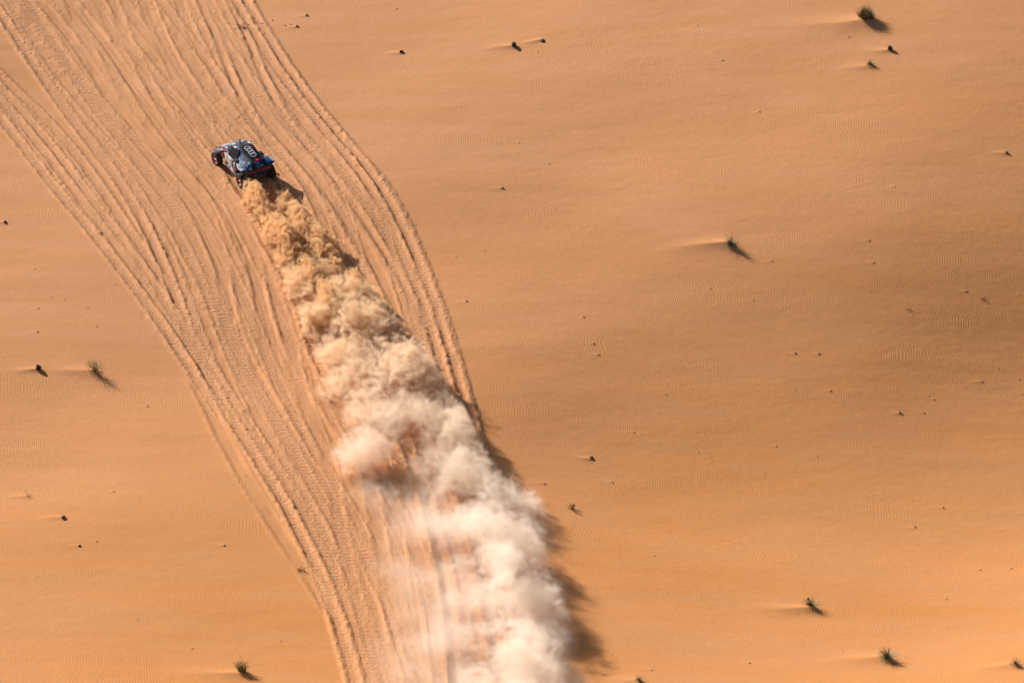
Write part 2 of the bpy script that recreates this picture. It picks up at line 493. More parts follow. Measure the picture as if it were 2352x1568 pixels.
hsum = math_n('ADD', hsum, math_n('MULTIPLY', tex_noise(14.0, 4, None, 0.7), 0.010))
bump = n.new('ShaderNodeBump'); bump.inputs['Strength'].default_value = 1.0; bump.inputs['Distance'].default_value = 1.0
l.new(hsum, bump.inputs['Height']); l.new(bump.outputs[0], b.inputs['Normal'])
me.materials.append(sand_m)
ground = bpy.data.objects.new('desert_ground', me); COL.objects.link(ground)
tag(ground, 'orange rippled desert sand with a broad band of churned tyre tracks', 'sand', kind='structure')
# label and category only describe; the sheet is part of the setting
del ground['category']


# ------------------------------------------------------------------ the rally car (x forward, y left, z up)
def camo(name, cols, scale=3.2, coat=0.25):
    """Paint in blocky pixel patches of several colours."""
    m, n, l, b = new_mat(name)
    b.inputs['Roughness'].default_value = 0.55; b.inputs['Specular IOR Level'].default_value = 0.10; b.inputs['Coat Weight'].default_value = coat
    b.inputs['Coat Roughness'].default_value = 0.15
    tc = n.new('ShaderNodeTexCoord')
    vo = n.new('ShaderNodeTexVoronoi'); vo.distance = 'CHEBYCHEV'; vo.inputs['Scale'].default_value = scale; vo.inputs['Randomness'].default_value = 0.9
    mp = n.new('ShaderNodeMapping'); mp.inputs['Rotation'].default_value = (0, 0, 0.35); mp.inputs['Scale'].default_value = (0.75, 1.3, 1.0)
    l.new(tc.outputs['Object'], mp.inputs[0]); l.new(mp.outputs[0], vo.inputs['Vector'])
    s = n.new('ShaderNodeSeparateColor'); l.new(vo.outputs['Color'], s.inputs[0])
    r = n.new('ShaderNodeValToRGB'); r.color_ramp.interpolation = 'CONSTANT'
    e = r.color_ramp.elements
    while len(e) < len(cols): e.new(0.5)
    for i, (p, c) in enumerate(cols):
        e[i].position = p; e[i].color = (*c, 1)
    l.new(s.outputs[0], r.inputs[0])
    nz = n.new('ShaderNodeTexNoise'); nz.inputs['Scale'].default_value = 4.0; nz.inputs['Detail'].default_value = 6
    l.new(tc.outputs['Object'], nz.inputs['Vector'])
    mx = n.new('ShaderNodeMix'); mx.data_type = 'RGBA'
    rr = n.new('ShaderNodeMapRange'); rr.inputs[1].default_value = 0.5; rr.inputs[2].default_value = 0.8; rr.inputs[4].default_value = 0.12
    l.new(nz.outputs['Fac'], rr.inputs[0]); l.new(rr.outputs[0], mx.inputs[0])
    l.new(r.outputs[0], mx.inputs[6]); mx.inputs[7].default_value = (0.30, 0.20, 0.12, 1)
    l.new(mx.outputs[2], b.inputs['Base Color'])
    return m

NAVY, BLUE, STEEL, PALE, WHITE = (0.008, 0.014, 0.028), (0.028, 0.10, 0.28), (0.05, 0.08, 0.12), (0.28, 0.35, 0.43), (0.55, 0.57, 0.60)
m_rear = camo('blue_camouflage_paint', [(0.0, NAVY), (0.30, (0.018, 0.045, 0.10)), (0.50, (0.075, 0.12, 0.18)), (0.70, BLUE), (0.86, PALE)], 4.2, 0.0)
m_front = camo('grey_camouflage_paint', [(0.0, (0.15, 0.20, 0.27)), (0.34, (0.26, 0.33, 0.41)), (0.54, STEEL), (0.88, WHITE)], 4.6, 0.0)
m_pale = camo('pale_edge_paint', [(0.0, PALE), (0.45, (0.28, 0.34, 0.40)), (0.75, STEEL)], 4.0, 0.0)
m_white = plain('white_paint', (0.62, 0.62, 0.61), 0.35, 0, 0.08, 6, 0.3)
m_black = plain('black_panel', (0.004, 0.0045, 0.006), 0.5, 0, 0.25, 8, 0.0)
m_black.node_tree.nodes['Principled BSDF'].inputs['Specular IOR Level'].default_value = 0.12
m_carbon = plain('dark_composite', (0.022, 0.023, 0.026), 0.55, 0, 0.3, 12)
m_red = plain('red_paint', (0.55, 0.018, 0.02), 0.4, 0, 0.12, 8, 0.3)
m_orange = plain('orange_red_rim', (0.60, 0.055, 0.025), 0.4, 0.2, 0.15, 14)
m_tyre = plain('dusty_rubber', (0.020, 0.019, 0.018), 0.9, 0, 0.45, 20)
m_metal = plain('bare_metal', (0.45, 0.45, 0.46), 0.35, 0.9, 0.1, 20)
m_glass, _n, _l, _b = new_mat('tinted_glass')
_b.inputs['Base Color'].default_value = (0.012, 0.022, 0.035, 1); _b.inputs['Roughness'].default_value = 0.1; _b.inputs['Specular IOR Level'].default_value = 0.2
m_lamp, _n, _l, _b = new_mat('red_rain_lamp')
_b.inputs['Base Color'].default_value = (0.8, 0.02, 0.03, 1); _b.inputs['Emission Color'].default_value = (1, 0.02, 0.04, 1); _b.inputs['Emission Strength'].default_value = 0.9
m_logo = plain('pale_lilac_print', (0.74, 0.72, 0.84), 0.5)

def loft(name, rings, mat, parent, closed=True, caps=True, flip=False, **kw):
    if flip: rings = rings[::-1]
    n_ = len(rings[0]); v = [p for r in rings for p in r]; f = []
    for i in range(len(rings) - 1):
        for j in range(n_ if closed else n_ - 1):
            k = (j + 1) % n_
            f.append((i * n_ + j, i * n_ + k, (i + 1) * n_ + k, (i + 1) * n_ + j))
    if caps and closed:
        f.append(tuple(range(n_))[::-1]); f.append(tuple((len(rings) - 1) * n_ + j for j in range(n_)))
    return mesh_obj(name, v, f, mat, parent, **kw)

def sym(pts):
    """Half section (y, z) from the centre out -> full open section from left to right."""
    return [(y, z) for y, z in pts[::-1]] + [(-y, z) for y, z in pts if y > 1e-6]

def box(name, c, s, mat, parent, bevel=0.015, rot=None):
    x, y, z = (k / 2 for k in s)
    v = [Vector((a * x, b_ * y, c_ * z)) for a in (-1, 1) for b_ in (-1, 1) for c_ in (-1, 1)]
    if rot: v = [Matrix.Rotation(rot[1], 3, rot[0]) @ p for p in v]
    v = [p + Vector(c) for p in v]
    f = [(0, 1, 3, 2), (4, 6, 7, 5), (0, 4, 5, 1), (2, 3, 7, 6), (0, 2, 6, 4), (1, 5, 7, 3)]
    return mesh_obj(name, v, f, mat, parent, bevel=bevel)

def tube(name, a, b_, r, mat, parent, seg=8):
    a, b_ = Vector(a), Vector(b_); d = (b_ - a).normalized()
    q = d.to_track_quat('Z', 'Y').to_matrix()
    rings = [[p + q @ Vector((r * math.cos(2 * math.pi * k / seg), r * math.sin(2 * math.pi * k / seg), 0)) for k in range(seg)] for p in (a, b_)]
    return loft(name, rings, mat, parent, smooth=False)

def lathe(name, prof, mat, parent, seg=40, c=(0, 0, 0), smooth=True, knob=0.0):
    """Turn (y, r) round the y axis; closed profile."""
    rings = []
    for k in range(seg):
        a = 2 * math.pi * k / seg
        rings.append([(c[0] + (r + (knob if (k % 2 and r > 0.455) else 0)) * math.cos(a), c[1] + y, c[2] + (r + (knob if (k % 2 and r > 0.455) else 0)) * math.sin(a)) for y, r in prof])
    n_ = len(prof); v = [p for r in rings for p in r]
    f = [(k * n_ + j, k * n_ + (j + 1) % n_, ((k + 1) % seg) * n_ + (j + 1) % n_, ((k + 1) % seg) * n_ + j) for k in range(seg) for j in range(n_)]
    return mesh_obj(name, v, f, mat, parent, smooth=smooth)

TYRE = [(-0.15, 0.24), (-0.165, 0.30), (-0.17, 0.38), (-0.15, 0.445), (-0.115, 0.466), (-0.04, 0.47), (0.04, 0.47), (0.115, 0.466), (0.15, 0.445), (0.17, 0.38), (0.165, 0.30), (0.15, 0.24)]
def wheel(parent, x, y, z, steer=0.0, name='wheel', camber=0.0, inner=True):
    """tyre > rim; spokes and hub belong to the rim's face. Outer side is +y for left wheels."""
    s = 1 if y > 0 else -1
    w = bpy.data.objects.new(name, None); COL.objects.link(w); w.parent = parent
    w.location = (x, y, z); w.rotation_euler = (camber, random.uniform(0, 1), steer)
    lathe('tyre', TYRE, m_tyre, w, 48, knob=-0.016)
    lathe('rim', [(-0.14, 0.225), (-0.14, 0.245), (0.14, 0.245), (0.15, 0.225), (0.10, 0.215), (-0.10, 0.215)], m_orange, w, 40)
    lathe('rim_lip', [(s * 0.140, 0.232), (s * 0.152, 0.232), (s * 0.152, 0.262), (s * 0.140, 0.262)], m_metal, w, 40)
    lathe('hub', [(s * 0.02, 0.0), (s * 0.02, 0.07), (s * 0.135, 0.06), (s * 0.15, 0.0)], m_metal, w, 16)
    lathe('rim_disc', [(s * 0.02, 0.05), (s * 0.02, 0.22), (s * 0.035, 0.22), (s * 0.035, 0.05)], m_carbon, w, 32)
    for k in range(9):
        a = 2 * math.pi * k / 9
        ca, sa = math.cos(a), math.sin(a)
        p = [(0.055, -0.028), (0.055, 0.028), (0.222, 0.040), (0.222, -0.040)]
        v = [(r * ca - t * sa, s * yy, r * sa + t * ca) for yy in (0.075, 0.105) for r, t in p]
        mesh_obj('spoke', v, [(0, 1, 2, 3), (7, 6, 5, 4), (0, 4, 5, 1), (1, 5, 6, 2), (2, 6, 7, 3), (3, 7, 4, 0)], m_orange, w)
    return w

g_f = [height(cxw + fwd[0] * 1.5 + lat[0] * s, cyw + fwd[1] * 1.5 + lat[1] * s) for s in (-1, 1)]
g_r = [height(cxw - fwd[0] * 1.5 + lat[0] * s, cyw - fwd[1] * 1.5 + lat[1] * s) for s in (-1, 1)]
mac = float(macro(cxw, cyw))
pitch = math.atan2(float(macro(cxw + 1.5 * fwd[0], cyw + 1.5 * fwd[1]) - macro(cxw - 1.5 * fwd[0], cyw - 1.5 * fwd[1])), 3.0)
roll = math.atan2(float(macro(cxw + lat[0], cyw + lat[1]) - macro(cxw - lat[0], cyw - lat[1])), 2.0)
car = empty('rally_car', (cxw, cyw, mac - 0.05), None, 'dark blue and grey camouflaged rally car climbing the tracks ahead of its dust', 'car')
car.scale = (1.05, 1.05, 1.05)
car.rotation_euler = (Matrix.Rotation(HEAD, 3, 'Z') @ Matrix.Rotation(R(5.0) - pitch, 3, 'Y') @ Matrix.Rotation(roll, 3, 'X')).to_euler()

# lower tub
def tub(x, w, zb, zt, wl_=0.78):
    half = [(0, zb), (w * wl_, zb), (w, zb + 0.2), (w * 1.02, zt - 0.2), (w * 0.9, zt), (0, zt)]
    full = [(y, z) for y, z in half] + [(-y, z) for y, z in half[::-1] if y > 1e-6]
    return [(x, y, z) for y, z in full]
body = loft('body', [tub(1.75, 0.36, 0.52, 0.86), tub(1.3, 0.52, 0.46, 1.05), tub(0.95, 0.74, 0.42, 1.13), tub(0.0, 0.82, 0.42, 1.16),
                     tub(-0.6, 0.70, 0.44, 1.18), tub(-1.1, 0.52, 0.46, 1.18), tub(-1.95, 0.50, 0.55, 1.08)], m_rear, car, bevel=0.02)
for s in (-1, 1):
    # white door skin with its handle and red lower flash
    dr = loft('door', [[(x, s * (w + 0.0), z0), (x, s * (w + 0.06), (z0 + z1) * 0.5), (x, s * (w + 0.02), z1), (x, s * (w - 0.05), z1), (x, s * (w - 0.05), z0)]
                       for x, w, z0, z1 in ((1.02, 0.74, 0.62, 1.12), (0.5, 0.82, 0.55, 1.17), (-0.02, 0.85, 0.55, 1.16), (-0.30, 0.80, 0.66, 1.10))], m_white, car, bevel=0.012)
    box('door_handle', (0.02, s * 0.90, 1.0), (0.16, 0.03, 0.05), m_carbon, dr, 0.008)
    sill = loft('side_sill', [[(x, s * 0.70, 0.34), (x, s * w, 0.36), (x, s * (w + 0.02), 0.52), (x, s * 0.70, 0.56)] for x, w in ((0.98, 0.80), (0.5, 0.93), (-0.4, 1.0), (-0.85, 0.98))], m_pale, car, bevel=0.012)
    loft('red_flash', [[(x, s * (w + 0.012), 0.385), (x, s * (w + 0.028), 0.49), (x, s * (w - 0.02), 0.49), (x, s * (w - 0.02), 0.385)] for x, w in ((0.92, 0.81), (0.5, 0.93), (-0.1, 0.975))], m_red, sill)
# cabin
CB = dict(b=[(1.22, 0.60), (0.75, 0.74), (-0.55, 0.72)], t=[(0.52, 0.46), (0.2, 0.52), (-0.55, 0.50)])
zb_, zt_ = 1.12, 1.84
bl = [(1.22, 0.60, zb_), (0.70, 0.76, zb_), (-0.60, 0.72, zb_), (-0.60, -0.72, zb_), (0.70, -0.76, zb_), (1.22, -0.60, zb_)]
tl = [(0.50, 0.44, zt_ - 0.03), (0.22, 0.54, zt_), (-0.55, 0.50, zt_ + 0.03), (-0.55, -0.50, zt_ + 0.03), (0.22, -0.54, zt_), (0.50, -0.44, zt_ - 0.03)]
m_cab = camo('cabin_camouflage_paint', [(0.0, NAVY), (0.40, STEEL), (0.62, (0.09, 0.13, 0.18)), (0.86, WHITE)], 4.4, 0.0)
cabin = loft('cabin', [bl, tl], m_cab, car, bevel=0.03)
def patch3(name, quad, mat, parent, inset=0.07, lift=0.012, thick=0.012):
    q = [Vector(p) for p in quad]; c_ = sum(q, Vector()) / len(q)
    nrm = (q[1] - q[0]).cross(q[2] - q[0]).normalized()
    if nrm.dot(c_ - Vector((0, 0, 1.2))) < 0: nrm = -nrm
    q = [p + (c_ - p).normalized() * inset for p in q]
    v = [p + nrm * lift for p in q] + [p - nrm * thick for p in q]
    k = len(q)
    f = [tuple(range(k)), tuple(range(k, 2 * k))[::-1]] + [(i, i + k, (i + 1) % k + k, (i + 1) % k) for i in range(k)]
    return mesh_obj(name, v, f, mat, parent)
patch3('windscreen', [bl[0], bl[5], tl[5], tl[0]], m_glass, car)
for s in (0, 1):
    i0, i1, i2 = ((0, 1, 2) if s == 0 else (5, 4, 3))
    patch3('quarter_window', [bl[i0], bl[i1], tl[i1], tl[i0]], m_glass, car, 0.08)
    patch3('side_window', [bl[i1], bl[i2], tl[i2], tl[i1]], m_glass, car, 0.10)
    sy = 1 if s == 0 else -1
    mir = box('mirror', (0.92, sy * 0.94, 1.27), (0.10, 0.17, 0.14), m_carbon, car, 0.02)
    tube('mirror_stalk', (0.90, sy * 0.72, 1.16), (0.92, sy * 0.90, 1.24), 0.014, m_carbon, mir)
tube('antenna', (-0.50, 0.36, 1.86), (-0.62, 0.37, 2.28), 0.008, m_carbon, car, 6)
for yy in (-0.25, 0.25): lathe('roof_lamp', [(-0.03, 0.0), (-0.03, 0.05), (0.03, 0.05), (0.03, 0.0)], m_metal, car, 12, (0.40, yy, 1.85))

# rear bodywork: hump with wide flanks over the rear wheels
def hump(x, w, zt, ze, wt):
    return [(x, y, z) for y, z in sym([(0, zt), (wt * 0.7, zt - 0.01), (wt, zt - 0.07), (wt + 0.28 * (w - wt), ze + (zt - ze) * 0.42), (w * 0.82, ze + 0.05), (w, ze)])]
deck = loft('rear_deck', [hump(-0.50, 0.74, 1.86, 1.26, 0.46), hump(-0.75, 0.86, 1.84, 1.21, 0.44), hump(-1.05, 1.00, 1.77, 1.19, 0.41), hump(-1.40, 1.12, 1.69, 1.18, 0.38),
                          hump(-1.75, 1.17, 1.59, 1.17, 0.34), hump(-1.93, 1.15, 1.46, 1.16, 0.32), hump(-2.06, 1.04, 1.27, 1.14, 0.30), hump(-2.16, 0.80, 1.15, 1.12, 0.28)],
            m_rear, car, closed=False, flip=True, smooth=True, solid=0.035)
cover = loft('engine_cover', [[(x, y, z) for y, z in sym([(0, zt), (wt * 0.7, zt - 0.01), (wt - 0.03, zt - 0.05)])] for x, zt, wt in
                              ((-0.22, 1.885, 0.53), (-0.46, 1.90, 0.52), (-0.75, 1.875, 0.50), (-1.05, 1.808, 0.47), (-1.40, 1.725, 0.43), (-1.75, 1.622, 0.37))], m_black, car, closed=False, flip=True, solid=0.02)
# four linked rings down the cover
def cover_z(x): return float(np.interp(-x, [0.46, 0.75, 1.05, 1.40, 1.75], [1.90, 1.875, 1.808, 1.725, 1.622]))
for k in range(4):
    cx = -0.70 - 0.245 * k
    v, f = [], []
    for a in range(40):
        t = 2 * math.pi * a / 40
        for r in (0.140, 0.174):
            x = cx + r * math.cos(t) * 0.98; y = r * math.sin(t) * 1.12
            v.append((x, y, cover_z(x) + 0.010 + 0.0012 * k))
    for a in range(40):
        b2 = (a + 1) % 40
        f.append((2 * a, 2 * a + 1, 2 * b2 + 1, 2 * b2))
    mesh_obj('emblem_ring', v, f, m_logo, cover)
# pale rims along the deck's edge
for s in (-1, 1):
    loft('deck_edge', [[(x, s * (w - 0.17), ze + 0.055 + 0.012), (x, s * (w + 0.005), ze + 0.014), (x, s * (w + 0.005), ze - 0.03)] for x, w, ze in
                       ((-0.75, 0.86, 1.21), (-1.05, 1.00, 1.19), (-1.40, 1.12, 1.18), (-1.75, 1.17, 1.17), (-1.95, 1.13, 1.16))], m_pale, deck, closed=False, flip=(s < 0), solid=0.012)
lampb = box('tail_lamp_panel', (-1.86, 0, 1.555), (0.20, 0.44, 0.03), plain('dark_red_panel', (0.22, 0.012, 0.02), 0.5), car, 0.01, ('Y', -0.62))
for yy in (-0.05, 0.05): box('tail_lamp', (-1.88, yy, 1.566), (0.06, 0.075, 0.03), m_lamp, lampb, 0.006, ('Y', -0.62))
bump_ = loft('rear_bumper', [[(x, w, 0.76), (x, w, 1.05), (x, -w, 1.05), (x, -w, 0.76)] for x, w in ((-1.75, 0.86), (-1.98, 0.84), (-2.04, 0.72))], m_carbon, car, bevel=0.02)
box('bumper_stripe', (-2.046, 0, 0.90), (0.02, 1.30, 0.06), m_red, bump_, 0.005)
box('skid_plate', (-1.8, 0, 0.56), (0.3, 0.8, 0.08), m_carbon, bump_, 0.02)

# front: fender panel reaching over the front wheels, vents cut with red inside
def nose(x, w, zt, ze):
    return [(x, y, z) for y, z in sym([(0, zt), (w * 0.40, zt - 0.005), (w * 0.58, zt - 0.03), (w * 0.76, ze + 0.035), (w * 0.93, ze + 0.02), (w, ze - 0.02)])]
hood = loft('hood', [nose(1.12, 0.70, 1.155, 1.12), nose(1.40, 0.80, 1.14, 1.10), nose(1.70, 0.92, 1.10, 1.07), nose(2.0, 1.04, 1.04, 1.01), nose(2.18, 1.04, 0.98, 0.95), nose(2.30, 0.80, 0.90, 0.89)],
            m_front, car, closed=False, smooth=True, solid=0.03)
for s in (-1, 1):
    for (x, y, z, lx, ly) in ((1.42, 0.22, 1.144, 0.22, 0.17), (1.72, 0.70, 1.100, 0.20, 0.19), (1.36, 0.60, 1.132, 0.20, 0.18), (1.98, 0.80, 1.050, 0.18, 0.18)):
        vt = box('hood_vent', (x, s * y, z), (lx, ly, 0.02), m_red, car, 0.004)
        box('vent_slot', (x + lx * 0.26, s * y, z + 0.011), (lx * 0.36, ly * 0.86, 0.008), m_black, vt, 0.002)
    loft('front_fender', [[(x, s * 0.62, z0), (x, s * w, z0 - 0.01), (x, s * w, z0 - 0.06), (x, s * 0.62, z0 - 0.14)] for x, w, z0 in ((1.1, 0.66, 1.09), (1.4, 0.75, 1.075), (1.7, 0.86, 1.045), (2.0, 0.97, 0.985), (2.2, 0.90, 0.93))], m_carbon, car)
    box('fender_brace', (1.12, s * 0.72, 0.98), (0.10, 0.30, 0.16), m_red, car, 0.02)
    lathe('headlamp', [(-0.08, 0), (-0.08, 0.07), (0.08, 0.07), (0.08, 0)], m_metal, car, 14, (2.20, s * 0.55, 0.82))
nosec = loft('front_bumper', [[(x, w, zb), (x, w, zt), (x, -w, zt), (x, -w, zb)] for x, w, zb, zt in ((1.6, 0.5, 0.55, 0.9), (2.05, 0.62, 0.56, 0.92), (2.26, 0.55, 0.62, 0.86))], m_carbon, car, bevel=0.03)
box('skid_plate', (1.9, 0, 0.50), (0.6, 0.8, 0.08), m_metal, nosec, 0.02, ('Y', -0.25))

# spare wheels let into the flanks behind the doors
for s in (-1, 1):
    sp = bpy.data.objects.new('spare_wheel', None); COL.objects.link(sp); sp.parent = car
    sp.location = (-0.70, s * 0.84, 0.93); sp.rotation_euler = (s * 0.10, 0, 0)
    lathe('tyre', [(y * 0.8, r * 0.93) for y, r in TYRE], m_tyre, sp, 40)
    lathe('cover_disc', [(s * 0.05, 0.0), (s * 0.05, 0.25), (s * 0.13, 0.25), (s * 0.145, 0.0)], m_carbon, sp, 28)
    box('red_plate', (-0.02, s * 0.15, -0.20), (0.34, 0.03, 0.13), m_red, sp, 0.006)
    box('grey_plate', (0.02, s * 0.155, 0.14), (0.26, 0.03, 0.12), plain('grey_plate', (0.3, 0.3, 0.32), 0.5), sp, 0.006)
    for (px_, pz_) in ((0.10, -0.02), (-0.10, -0.06)):
        lathe('bolt', [(s * 0.13, 0), (s * 0.13, 0.028), (s * 0.165, 0.02), (s * 0.165, 0)], m_white, sp, 10, (px_, 0, pz_))

# running gear
for (x, s, g) in ((1.5, 1, g_f[1]), (1.5, -1, g_f[0]), (-1.5, 1, g_r[1]), (-1.5, -1, g_r[0])):
    z = 0.57 if x > 0 else 0.31
    wheel(car, x + (0.02 if x > 0 else 0), s * (1.07 if x > 0 else 0.99), z, 0.06 if x > 0 else 0.0)
    for dx in (-0.16, 0.16):
        tube('suspension_arm', (x + dx, s * 0.42, 0.62), (x, s * 0.86, z - 0.06), 0.028, m_carbon, car)
    tube('suspension_arm', (x, s * 0.42, 0.92), (x, s * 0.86, z + 0.12), 0.024, m_carbon, car)
    sh = tube('shock_absorber', (x - 0.10, s * 0.50, 1.02), (x - 0.06, s * 0.78, z + 0.02), 0.04, m_metal, car, 10)
    tube('drive_shaft', (x, s * 0.40, 0.66), (x, s * 0.9, z), 0.022, m_metal, car)

# ------------------------------------------------------------------ plants and stones
def leaf_mat(name, c0, c1):
    m, n, l, b = new_mat(name)
    b.inputs['Roughness'].default_value = 0.7
    at_ = n.new('ShaderNodeAttribute'); at_.attribute_name = 'tint'
    r = n.new('ShaderNodeValToRGB'); r.color_ramp.elements[0].color = (*c0, 1); r.color_ramp.elements[1].color = (*c1, 1)
    l.new(at_.outputs['Fac'], r.inputs[0]); l.new(r.outputs[0], b.inputs['Base Color'])
    return m
m_green = leaf_mat('grey_green_blades', (0.05, 0.075, 0.025), (0.24, 0.23, 0.085))
m_straw = leaf_mat('dry_straw', (0.10, 0.065, 0.022), (0.34, 0.25, 0.10))
m_olive = leaf_mat('olive_twigs', (0.09, 0.095, 0.030), (0.28, 0.24, 0.09))
m_wood = plain('dry_twig', (0.055, 0.035, 0.022), 0.9, 0, 0.4, 18)
m_stone = plain('dark_stone', (0.030, 0.024, 0.022), 0.85, 0, 0.5, 6)

def blades(name, parent, mat, n_, ln, spread, width, droop=0.5, upright=0.25, seed=0, base=0.06):
    rr = random.Random(seed); v, f, tint = [], [], []
    for k in range(n_):
        az = rr.uniform(0, 2 * math.pi); tilt = upright + (spread - upright) * rr.random() ** 0.8
        L = ln * rr.uniform(0.45, 1.1); w = width * rr.uniform(0.6, 1.2); tn = rr.random()
        bx_, by_ = base * rr.uniform(-1, 1), base * rr.uniform(-1, 1)
        d = Vector((math.cos(az), math.sin(az), 0)); sd = Vector((-d.y, d.x, 0))
        p = Vector((bx_, by_, -0.03)); a = tilt; i0 = len(v)
        for s in range(5):
            t = s / 4; hw = w * (1 - t) ** 0.7 + 0.0012
            v += [p - sd * hw, p + sd * hw]; tint += [tn * 0.6 + 0.4 * t] * 2
            p = p + (d * math.sin(a) + Vector((0, 0, 1)) * math.cos(a)) * (L / 4); a += droop * tilt * 0.35
        for s in range(4): f.append((i0 + 2 * s, i0 + 2 * s + 1, i0 + 2 * s + 3, i0 + 2 * s + 2))
    o = mesh_obj(name, v, f, mat, parent)
    ta_ = o.data.attributes.new('tint', 'FLOAT', 'POINT'); ta_.data.foreach_set('value', tint)
    o['kind'] = 'stuff'
    return o

def twigs(name, parent, mat, n_, ln, thick, seed, spread=1.0, depth=3):
    """A branching bush: each stem splits a few times; three-sided twigs."""
    rr = random.Random(seed); v, f, tint = [], [], []
    def seg(a, b_, r0, r1, tn):
        d = (b_ - a); q = d.to_track_quat('Z', 'Y').to_matrix(); i0 = len(v)
        for p, r in ((a, r0), (b_, r1)):
            for k in range(3):
                v.append(p + q @ Vector((r * math.cos(k * 2.094), r * math.sin(k * 2.094), 0))); tint.append(tn)
        for k in range(3): f.append((i0 + k, i0 + (k + 1) % 3, i0 + 3 + (k + 1) % 3, i0 + 3 + k))
    def grow(p, d, L, r, lv):
        for s in range(2):
            d = (d + Vector((rr.gauss(0, .22), rr.gauss(0, .22), rr.gauss(0.05, .15)))).normalized()
            q = p + d * L / 2; seg(p, q, r, r * 0.8, 0.3 * (depth - lv) + 0.4 * rr.random()); p = q; r *= 0.8
        if lv > 0:
            for k in range(rr.choice((2, 3, 3))):
                grow(p, (d + Vector((rr.gauss(0, .55), rr.gauss(0, .55), rr.gauss(0.1, .4)))).normalized(), L * rr.uniform(0.55, 0.85), r * 0.75, lv - 1)
    for k in range(n_):
        az = rr.uniform(0, 6.283); ti = spread * rr.random() ** 0.7
        grow(Vector((rr.gauss(0, .05), rr.gauss(0, .05), -0.04)), Vector((math.cos(az) * math.sin(ti), math.sin(az) * math.sin(ti), math.cos(ti))), ln * rr.uniform(0.3, 0.5), thick, depth)
    o = mesh_obj(name, v, f, mat, parent)
    ta_ = o.data.attributes.new('tint', 'FLOAT', 'POINT'); ta_.data.foreach_set('value', tint)
    o['kind'] = 'stuff'
    return o

def plant(name, px, py, label, cat='grass tuft', group=None):
    x, y, _ = at(px, py)
    o = empty(name, (x, y, height(x, y) - 0.02), (0, 0, random.uniform(0, 6)), label, cat, group)
    o.scale = (0.9, 0.9, 0.85)
    return o

GR = 'grass tufts scattered over the dune'
for (px, py, n_, ln, w, dry, lab, sd) in (
        (1677, 567, 170, 0.85, 0.011, 40, 'spiky green grass tuft alone in the middle of the right hand slope', 3),
        (1862, 1396, 150, 0.80, 0.011, 45, 'spiky grass tuft with pale tips on the lower right sand', 5),
        (2037, 1517, 200, 0.92, 0.012, 50, 'tall spiky green grass tuft near the bottom right corner', 8),
        (2333, 1530, 80, 0.62, 0.010, 40, 'small grass tuft cut by the right edge at the bottom', 9),
        (1998, 150, 120, 0.45, 0.012, 20, 'small dark green tuft below the large dry bush', 12),
        (1468, 1566, 80, 0.42, 0.011, 50, 'low yellowish tuft at the bottom edge right of the dust', 15),
        (853, 803, 120, 0.75, 0.013, 20, 'green grass tuft half hidden inside the dust cloud', 17)):
    t = plant('grass_tuft', px, py, lab, 'grass tuft', GR)
    blades('green_blades', t, m_green, n_, ln, 1.25, w, 0.45, 0.12, sd, 0.09)
    blades('dry_blades', t, m_straw, dry, ln * 0.95, 1.45, w * 0.8, 0.5, 0.2, sd + 50, 0.11)
b1 = plant('dry_bush', 1988, 46, 'large dry brown bush casting a long shadow at the top right', 'bush')
blades('stalks', b1, m_straw, 620, 0.95, 0.85, 0.010, 0.30, 0.05, 21, 0.42)
blades('dark_stems', b1, m_olive, 420, 0.85, 0.95, 0.010, 0.3, 0.05, 22, 0.42)
twigs('twigs', b1, m_wood, 26, 0.75, 0.012, 23, 0.9, 2)
b2 = plant('twig_bush', 219, 857, 'twiggy olive bush with bare roots on the left sand', 'bush')
twigs('twigs', b2, m_olive, 34, 1.0, 0.012, 31, 0.85, 3)
twigs('roots', b2, m_wood, 7, 0.9, 0.016, 32, 1.5, 1)
b3 = plant('green_bush', 556, 1545, 'upright yellow green bush at the bottom edge left of the tracks', 'bush')
twigs('twigs', b3, m_olive, 30, 0.80, 0.012, 41, 0.55, 3)
blades('shoots', b3, m_green, 130, 0.7, 0.6, 0.011, 0.2, 0.05, 42, 0.25)
b4 = plant('dry_sprig', 63, 1138, 'tiny pale dry sprig on the left edge slope', 'twig')
twigs('twigs', b4, m_olive, 8, 0.45, 0.006, 51, 0.8, 2)
for (px, py, n_, ln, sp, lab, sd) in ((1314, 1169, 16, 0.50, 1.45, 'low dark straggly scrub right beside the dust cloud', 61),
                                      (691, 1309, 14, 0.34, 1.3, 'small dark dry clump at the left edge of the lower tracks', 64),
                                      (2257, 687, 8, 0.30, 1.4, 'thin dry twigs lying on the sand near the right edge', 66),
                                      (2088, 713, 7, 0.30, 1.45, 'scattered pale twigs on the dark slope at the right', 68),
                                      (556, 63, 14, 0.50, 1.45, 'broken dark twigs run over on the upper tracks', 71),
                                      (585, 50, 7, 0.40, 1.45, 'single dark twig pile near the top edge of the tracks', 73)):
    t = plant('dry_scrub', px, py, lab, 'scrub')
    twigs('twigs', t, m_wood, n_, ln, 0.018, sd, sp, 2)

